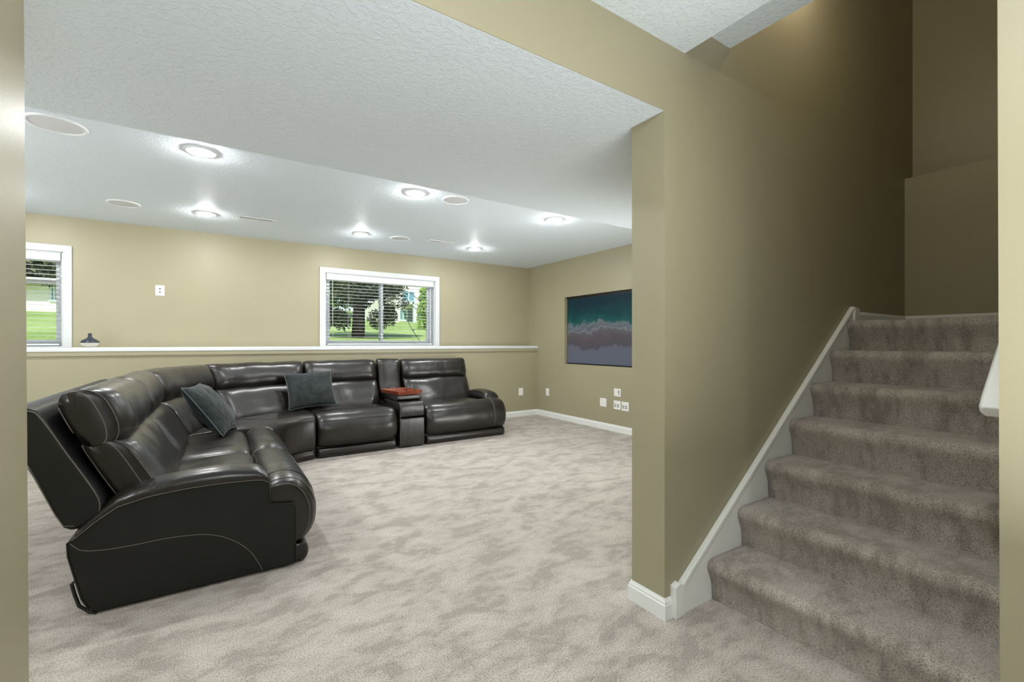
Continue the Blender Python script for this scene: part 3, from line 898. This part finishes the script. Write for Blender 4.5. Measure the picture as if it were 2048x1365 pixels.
# gusset stitching on the near ends of the cushions
for ev_, ix_, p0, p1 in ((evh, ixh, (.99, .988), (.865, .727)), (evb, ixb, (.86, .745), (.655, .43))):
    i0, i1 = ix_(*p0), ix_(*p1)
    line(ev_, i0, i1, .003, A, r=.0022); line(ev_, i0, i1, .022, A, r=.0018)
for ev_, ix_, p0, p1 in ((evh, ixh, (1.075, .92), (1.03, .80)), (evb, ixb, (1.0, .735), (.86, .48))):
    i1 = ix_(*p1)
    tube('stitching', [ev_(i, .001, .0015) for i in list(range(i1, 44)) + [0]], .0022, M['stitch'], A, 5)
i0, i1 = ixf(.235, .46), ixf(.045, .135)
line(evf, i0, i1, .002, A); line(evf, i0, i1, .045, A); 
line(evf, i0, i1, .185, A, mat='piping', r=.003)
i = ixf(.042, .405); vline(evf, i, .19, .985, A)
# shell edge seam
tube('stitching', [mL(u, 2.7025, z) for u, z in catmull([(1.19, .922), (1.14, .913), (1.105, .882), (1.02, .712), (.935, .54), (.915, .47), (.93, .425), (.96, .408)], 30, closed=False)], .0022, M['stitch'], A, 5)
tube('stitching', [mL(u, 2.7025, z) for u, z in ((1.225, .87), (1.185, .77), (1.125, .635), (1.06, .46), (1.034, .405), (1.0, .398))], .0022, M['stitch'], A, 5)
tube('pull_strap', [tuple(Vector(p) - SOFF) for p in ((-.505, 2.70, .17), (-.525, 2.69, .15), (-.515, 2.69, .10), (-.50, 2.685, .05), (-.465, 2.68, .015), (-.44, 2.675, .008))], .007, M['black'], A, 6)

# run B: armless section beside it
B_, *_b = section('armless_section', mL, 3.638, 4.528, 3.638, 4.528, 3.636, 4.50, 2.2)
# corner wedge
fr = panel('corner_section', [(.10, .02), (.10, .34), (.85, .36), (.98, .42), (.97, .09), (.93, .02)], 0.004, .996, mWs, M['leather_side'], sofa, .006)
bpy.data.objects.remove(fr, do_unlink=True)
bm = bmesh.new()
n = 16; rings = []
FW = [(.10, .02), (.10, .30), (.30, .36), (.85, .36), (.98, .42), (1.0, .36), (.97, .09), (.93, .02)]
for k in range(n + 1): rings.append([bm.verts.new(mWs(u, .004 + .992 * k / n, z)) for u, z in FW])
for a, b in zip(rings, rings[1:]):
    for i in range(len(FW)): bm.faces.new((a[i], a[(i + 1) % len(FW)], b[(i + 1) % len(FW)], b[i]))
bm.faces.new(rings[0]); bm.faces.new(rings[-1][::-1])
W = finish('corner_section', bm, M['leather_side'], sofa)
WSEAT = [(.72, .26), (.74, .36), (.73, .435), (.62, .455), (.42, .466), (.22, .470), (.12, .462), (.062, .43), (.045, .37), (.045, .25), (.055, .15), (.085, .112), (.25, .12), (.5, .22)]
o, evw, ixw = cushion('seat_cushion', WSEAT, .006, .994, mWs, M['leather'], W, end=.06, ku=.96, kz=.90, anchor=(.5, .25), seed=9.0, wob=.006, unit=1.3, nv=40)
i = ixw(.062, .43); vline(evw, i, .03, .97, W, .0022, 'piping', .002)
line(evw, ixw(.62, .455), ixw(.12, .462), .44, W, r=.0022, mat='piping', off_=.001)
cushion('base_pad', [(a + .03, b) for a, b in TOE], .01, .99, mWs, M['leather'], W, end=.03, ku=.85, kz=.95, anchor=(.2, .05), wob=.002, nu=28, unit=.8)
for mp_, sd in ((mC, 11.0), (mD, 14.0)):
    cushion('back_cushion', LOWB, .008, .992, mp_, M['leather'], W, end=.11, ku=.70, kz=.985, anchor=(.93, .60), seed=sd, wob=.008, unit=1.0, p=2.0, rear=(.52, .885, .72, .975))
    cushion('headrest', HEAD, .004, .996, mp_, M['leather'], W, end=.11, ku=.70, kz=.93, anchor=(1.03, .80), seed=sd + 1, wob=.007, unit=1.0, p=2.0, rear=(.72, .985, .935, 1.065))
    panel('back_shell', SHELL, .0, 1.0, mp_, M['leather_side'], W, .01, 2, 40)

# run along the back wall
E_, *_e = section('armless_section', mR, .866, 1.726, .866, 1.726, .872, 1.722, 5.1)
G, evf, ixf, *_g = section('recliner_section', mR, 2.058, 3.180, 2.058, 2.972, 2.064, 3.03, 6.7, shell1=3.045, ends=(.10, .13), kus=(.70, .5))
G['label'] = 'recliner section at the screen end of the sofa'
arm(mR, 3.178, 2.978, G, False)
i0, i1 = ixf(.235, .46), ixf(.045, .135)
sv = (2.975 - 2.062) / (3.176 - 2.062)
line(evf, i0, i1, sv, G); line(evf, i0, i1, sv + .012, G, r=.0016)
# console between them
K = panel('console_section', [(.10, .015), (.10, .30), (.30, .46), (.85, .46), (1.0, .42), (.97, .09), (.93, .015)], 1.740, 2.040, mR, M['leather_side'], sofa, .006)
CF = lambda z0, z1: [(.045, z0 + .006), (.040, z0 + .02), (.036, (z0 + z1) / 2), (.040, z1 - .02), (.050, z1 - .004), (.075, z1), (.16, z1), (.16, z0), (.07, z0)]
cushion('lower_panel', CF(.015, .338), 1.742, 2.040, mR, M['leather'], K, end=.02, ku=.95, kz=.985, anchor=(.16, .17), wob=.001, nu=40)
cushion('upper_panel', [(.050, .355), (.040, .375), (.036, .43), (.042, .49), (.060, .516), (.10, .524), (.25, .522), (.6, .52), (.6, .44), (.25, .40), (.10, .35)], 1.742, 2.040, mR, M['leather'], K, end=.025, ku=.97, kz=.97, anchor=(.4, .45), wob=.002, nu=44)
cushion('armrest_lid', [(.150, .535), (.135, .552), (.142, .574), (.165, .584), (.3, .588), (.5, .588), (.68, .585), (.71, .56), (.69, .528), (.4, .526), (.19, .526)], 1.752, 2.034, mR, M['leather'], K, end=.03, ku=.97, kz=.90, anchor=(.4, .53), wob=.0015, nu=48)
cushion('back_cushion', [(1.05, .90), (1.03, .965), (.985, .996), (.93, .992), (.885, .955), (.865, .88), (.85, .79), (.83, .69), (.80, .59), (.82, .53), (.95, .52), (1.0, .7)], 1.748, 2.040, mR, M['leather'], K, end=.10, ku=.70, kz=.95, anchor=(.99, .76), seed=21.0, wob=.007)
panel('back_shell', SHELL, 1.734, 2.05, mR, M['leather_side'], K, .012, 3, 40)
tube('stitching', [mR(.036, 1.752, z) for z in (.02, .2, .335, .36, .44, .5)], .0018, M['stitch'], K, 5)

# ------------------------------------------------------------------ throw pillows
def pillow(name, label, c, ex, ey, sx, sy, th, seed):
    ex = Vector(ex).normalized(); ey = Vector(ey); ey = (ey - ex * ey.dot(ex)).normalized(); ez = ex.cross(ey)
    root = empty(name, c); tag(root, label, 'pillow', 'grey throw pillows on the sofa')
    n = 26; bm = bmesh.new()
    def pos(a, b, side):
        # pinched sides, pointed corners
        x = a * (1 - .07 * (1 - b * b) * abs(a) ** 3) ; y = b * (1 - .07 * (1 - a * a) * abs(b) ** 3)
        t = ((1 - a ** 2) * (1 - b ** 2)) ** .42 * (1 - .12 * (a * a + b * b))
        w = mnoise.noise(Vector((a * 2.2 + seed, b * 2.2, side))) * .16 + mnoise.noise(Vector((a * 5 + seed, b * 5, side))) * .07
        return ex * (x * sx / 2) + ey * (y * sy / 2) + ez * (side * t * th / 2 * (1 + w))
    g = {}
    for side in (1, -1):
        for i in range(n + 1):
            for j in range(n + 1):
                edge = i in (0, n) or j in (0, n)
                key = (i, j, 0 if edge else side)
                if key not in g: g[key] = bm.verts.new(pos(-1 + 2 * i / n, -1 + 2 * j / n, 0 if edge else side))
    gk = lambda i, j, s: g[(i, j, 0 if (i in (0, n) or j in (0, n)) else s)]
    for side in (1, -1):
        for i in range(n):
            for j in range(n):
                vs = [gk(i, j, side), gk(i + 1, j, side), gk(i + 1, j + 1, side), gk(i, j + 1, side)]
                bm.faces.new(vs if side == 1 else vs[::-1])
    finish('cover', bm, M['fabric'], root, smooth=True)
    per = [(i, 0) for i in range(n)] + [(n, j) for j in range(n)] + [(n - i, n) for i in range(n)] + [(0, n - j) for j in range(n)]
    tube('piping', [pos(-1 + 2 * i / n, -1 + 2 * j / n, 0) for i, j in per], .005, M['fabric_pipe'], root, 6, closed=True)
pillow('throw_pillow', 'dark grey throw pillow leaning in the sofa corner, seen edge-on', (-.035, 4.40, .668), (.24, .97, .0), (-.57, .10, .81), .44, .47, .21, 1.3)
pillow('throw_pillow', 'dark grey throw pillow facing the room between two seat backs', (.895, 5.50, .676), (1, .06, .05), (.06, .42, .91), .50, .42, .19, 4.1)

# ------------------------------------------------------------------ tray on the console
tr = empty('serving_tray', (1.895, 5.36, .590), R(9)); tag(tr, 'red-brown wooden serving tray with black handles on the console', 'tray')
w, d, h, fl = .148, .215, .042, .014
box('tray_base', -w, w, -d, d, .0, .010, M['wood'], tr)
def side(a, b):
    bm = bmesh.new()
    A0, B0 = Vector((*a, .002)), Vector((*b, .002))
    na = Vector((a[0], a[1], 0)); nb = Vector((b[0], b[1], 0))
    o = lambda p: Vector((p[0] + fl * (1 if p[0] > 0 else -1), p[1] + fl * (1 if p[1] > 0 else -1), h))
    i = lambda p, z: Vector((p[0] - .012 * (1 if p[0] > 0 else -1) * 1, p[1] - .012 * (1 if p[1] > 0 else -1), z))
    A1, B1 = o(a), o(b)
    q = [A0, B0, B1, A1, i(a, .012), i(b, .012), Vector((A1.x - .012 * math.copysign(1, a[0]), A1.y - .012 * math.copysign(1, a[1]), h)), Vector((B1.x - .012 * math.copysign(1, b[0]), B1.y - .012 * math.copysign(1, b[1]), h))]
    v = [bm.verts.new(p) for p in q]
    for f in ((0, 1, 2, 3), (4, 6, 7, 5), (3, 2, 7, 6), (0, 4, 5, 1), (0, 3, 6, 4), (1, 5, 7, 2)): bm.faces.new([v[k] for k in f])
    finish('tray_side', bm, M['wood'], tr)
cs = [(-w, -d), (w, -d), (w, d), (-w, d)]
for k in range(4): side(cs[k], cs[(k + 1) % 4])
for s in (-1, 1):
    y = s * (d + fl - .006)
    tube('handle', [(-.055, y, h - .012), (-.055, y, h + .022), (-.045, y, h + .034), (.045, y, h + .034), (.055, y, h + .022), (.055, y, h - .012)], .0042, M['metal'], tr, 8)

# vase on the ledge
vs = lathe('vase', [(0, 0), (.034, .0), (.056, .008), (.076, .024), (.086, .040), (.087, .048), (.080, .060), (.064, .071), (.044, .080), (.027, .089), (.019, .099), (.017, .112), (.017, .124), (.020, .130), (.016, .130), (.013, .122), (.013, .106), (0, .098)], M['vase'])
vs.location = (-1.068, 6.165, ZLEDGE); vs.scale = (.86, .86, 1.1)
tag(vs, 'squat dark vase with a white base standing on the ledge', 'vase')

# ------------------------------------------------------------------ outdoors
g = 26
bm = bmesh.new(); grid = []
def lawn_z(x, y):
    t = max(0, y - 6.6)
    return 1.02 + .082 * t - .0004 * t * t * (1 if t < 40 else 0) + (.012 * max(0, -x) * min(1, t / 12)) + .05 * mnoise.noise(Vector((x * .15, y * .15, 0)))
for i in range(g + 1):
    grid.append([bm.verts.new((-40 + 90 * i / g, 6.56 + 50 * (j / g) ** 1.5, lawn_z(-40 + 90 * i / g, 6.56 + 50 * (j / g) ** 1.5))) for j in range(g + 1)])
for i in range(g):
    for j in range(g): bm.faces.new((grid[i][j], grid[i + 1][j], grid[i + 1][j + 1], grid[i][j + 1]))
lawn = finish('lawn', bm, M['grass'], smooth=True)
struct(lawn, 'sunlit green lawn sloping up behind the house')

def leaves(bm, c, rad, count, size, rng, shape=(1, 1, 1), shell=.55):
    for _ in range(count):
        d = Vector((rng.gauss(0, 1), rng.gauss(0, 1), rng.gauss(0, 1))).normalized()
        r = shell + (1 - shell) * rng.random()
        p = Vector(c) + Vector((d.x * rad * shape[0], d.y * rad * shape[1], d.z * rad * shape[2])) * r
        a = Vector((rng.gauss(0, 1), rng.gauss(0, 1), rng.gauss(0, 1))).normalized(); b = a.orthogonal().normalized()
        s = size * (.6 + .8 * rng.random()); n_ = a.cross(b) * s * .25
        bm.faces.new([bm.verts.new(p + a * s), bm.verts.new(p + b * s * .5 + n_), bm.verts.new(p - a * s), bm.verts.new(p - b * s * .5 + n_)])

def at(px, py, y):
    f, s, c = 900.75, math.sin(.5814), math.cos(.5814); t = (px - 1024) / f
    X, Y, Z = s + t * c, c - t * s, (686.92 - py) / f
    return X * y / Y, 1.2 + Z * y / Y

def tree(name, label, x, y, zb, h, tr_, clumps, mat, rng, trunk_h, size=.10):
    root = empty(name, (x, y, zb)); tag(root, label, 'tree', 'trees and shrubs outside the windows')
    tube('trunk', [(0, 0, -.1), (.03, .02, trunk_h * .3), (-.03, 0, trunk_h * .6), (.05, .02, trunk_h)], lambda t: tr_ * (1.15 - .5 * t), M['bark'], root, 10)
    for k in range(6):
        a = 2 * PI * k / 6 + rng.random(); z = trunk_h * (.35 + .5 * rng.random())
        tube('branch', [(0, 0, z), (math.cos(a) * .5, math.sin(a) * .5, z + .35), (math.cos(a) * 1.1, math.sin(a) * 1.1, z + .55)], lambda t: tr_ * .35 * (1 - .7 * t), M['bark'], root, 6)
    bm = bmesh.new()
    for (cx, cy_, cz, r, cnt, shp) in clumps: leaves(bm, (cx, cy_, cz), r, cnt, size, rng, shp)
    o = finish('foliage', bm, mat, root, recalc=False)
    return root
rng = random.Random(11)
ty = 10.2
tx, _ = at(716, 650, ty)
cl = []
for k in range(34):
    a = rng.random() * 2 * PI; r = .95 * math.sqrt(rng.random()); z = .85 + rng.random() * 1.5
    cl.append((math.cos(a) * r - .12, math.sin(a) * r, z, .30 + .16 * rng.random(), 380, (1.1, 1, .8)))
for dx in (-.62, -.48, -.34, .34, .5, .66, .8):
    cl.append((dx, rng.uniform(-.3, .3), .34 + .22 * rng.random(), .20, 240, (1, 1, 1.1)))
tree('shade_tree', 'dark-leaved tree with a thick trunk just outside the whole window', tx, ty, lawn_z(tx, ty), 3, .13, cl, M['leaf_dark'], rng, 2.2, .042)

ex_, _ = at(848, 640, 15.0)
cl = [(0, 0, .15 + .24 * k, .30 * (1 - k / 10.0) + .03, 330, (1, 1, .7)) for k in range(9)]
tree('evergreen', 'small lime green evergreen standing before the pale house', ex_, 15.0, lawn_z(ex_, 15), 3, .05, cl, M['leaf_lime'], rng, 1.2, .04)

# hedge of trees far behind, seen through the windows
for k, (px, y, r, lab) in enumerate(((66, 36, 2.2, 'far dark green tree above the cream house by the pier'), (165, 42, 2.2, 'far dark green tree right of the cream house roof'), (-30, 44, 2.2, 'far dark green tree half hidden by the pier'),
                                     (662, 44, 3.4, 'far green tree behind the trunked shade tree'), (768, 52, 3.6, 'far green tree behind the pale house gable'), (880, 46, 3.4, 'far green tree right of the pale house'))):
    x, _ = at(px, 600, y); zb = lawn_z(x, y)
    cl = [(rng.uniform(-.5, .5) * r, rng.uniform(-.4, .4) * r, r * (.55 + .75 * rng.random()), r * .5, 330, (1, 1, .9)) for _ in range(9)]
    tree('far_tree', lab, x, y, zb, 6, .2, cl, M['leaf_mid'] if k not in (0, 1, 2) else M['leaf_dark'], rng, 2.5, .26)

def house(name, label, x0, x1, y0, y1, zb, zw, zr, wins, mat, door=None):
    root = empty(name, ((x0 + x1) / 2, y0, zb)); tag(root, label, 'house', 'houses up the hill')
    ox, oy, oz = root.location
    box('wall', x0 - ox, x1 - ox, 0, y1 - y0, -1.0, zw - zb, mat, root)
    e = .45
    pr = [(-e, zw - zb - .12), ((y1 - y0) / 2, zr - zb), (y1 - y0 + e, zw - zb - .12), (y1 - y0 + e, zw - zb - .3), ((y1 - y0) / 2, zr - zb - .2), (-e, zw - zb - .3)]
    prism('roof', pr, lambda p: (x0 - ox - e, p[0], p[1]), lambda p: (x1 - ox + e, p[0], p[1]), M['roof'], root)
    for (a, b, c, d) in wins:
        f = boxes('window', [(a - ox - .08, a - ox, -.05, .02, c - oz - .08, d - oz + .08), (b - ox, b - ox + .08, -.05, .02, c - oz - .08, d - oz + .08),
                             (a - ox, b - ox, -.05, .02, d - oz, d - oz + .08), (a - ox, b - ox, -.05, .02, c - oz - .08, c - oz), ((a + b) / 2 - ox - .03, (a + b) / 2 - ox + .03, -.04, .02, c - oz, d - oz)], M['vinyl'], root)
        box('pane', a - ox, b - ox, -.02, .0, c - oz, d - oz, M['pane'], f)
    if door:
        a, b, c, d = door; box('door', a - ox, b - ox, -.04, .02, c - oz, d - oz, M['garage'], root, .02)
    return root
# pale house in the whole window
hy_ = 27.0
rect = lambda p: (at(p[0], p[3], hy_)[0], at(p[2], p[3], hy_)[0], at((p[0] + p[2]) / 2, p[3], hy_)[1], at((p[0] + p[2]) / 2, p[1], hy_)[1])
hx0, hx1 = at(790, 600, hy_)[0], at(905, 600, hy_)[0]
house('pale_house', 'pale sided house up the hill right of the shade tree', hx0, hx1, hy_, hy_ + 8, lawn_z(hx0, hy_), at(830, 540, hy_)[1], at(830, 505, hy_)[1],
      [rect((806, 584, 828, 602)), rect((800, 622, 812, 640)), rect((829, 622, 838, 641))], M['siding'], rect((812, 618, 828, 642)))
dx0, dx1, dz0, dz1 = rect((800, 603, 842, 611))
dk = empty('deck', ((dx0 + dx1) / 2, hy_ - 1.2, lawn_z(dx0, hy_ - 2))); tag(dk, 'raised pale deck on the front of the pale house', 'deck')
o_ = dk.location
box('deck_floor', dx0 - o_.x, dx1 - o_.x, -1.2, 1.15, dz0 - .1 - o_.z, dz0 + .1 - o_.z, M['vinyl'], dk)
for xx in (dx0 + .1, dx1 - .1): box('post', xx - .1 - o_.x, xx + .1 - o_.x, -1.15, -.95, -.5, dz0 - o_.z, M['vinyl'], dk)
hy_ = 24.0
hx0, hx1 = at(-60, 600, hy_)[0], at(150, 600, hy_)[0]
house('cream_house', 'cream sided house up the hill seen past the tan pier', hx0, hx1, hy_, hy_ + 8, lawn_z(hx0, hy_), at(90, 556, hy_)[1], at(90, 540, hy_)[1],
      [rect((84, 562, 96, 572)), rect((104, 566, 114, 600))], M['siding2'])
# thin vine hanging outside the right pane
vp = []
for px, py in ((803, 612), (808, 626), (812, 634), (818, 648), (824, 660), (831, 670), (838, 680), (846, 690)):
    x, z = at(px, py, 6.9); vp.append((x, 6.9, z))
vz = empty('vine', vp[-1]); tag(vz, 'thin dark bare vine stem rising outside the right pane', 'plant')
vp = [tuple(Vector(p) - Vector(vz.location)) for p in vp] + [(.12, .05, -.20), (.15, .05, -.36)]
tube('stem', vp, .0045, M['bark'], vz, 6)
bm = bmesh.new(); leaves(bm, vp[2], .04, 6, .02, rng); leaves(bm, vp[4], .04, 5, .02, rng)
finish('leaf_tuft', bm, M['leaf_mid'], vz, recalc=False)
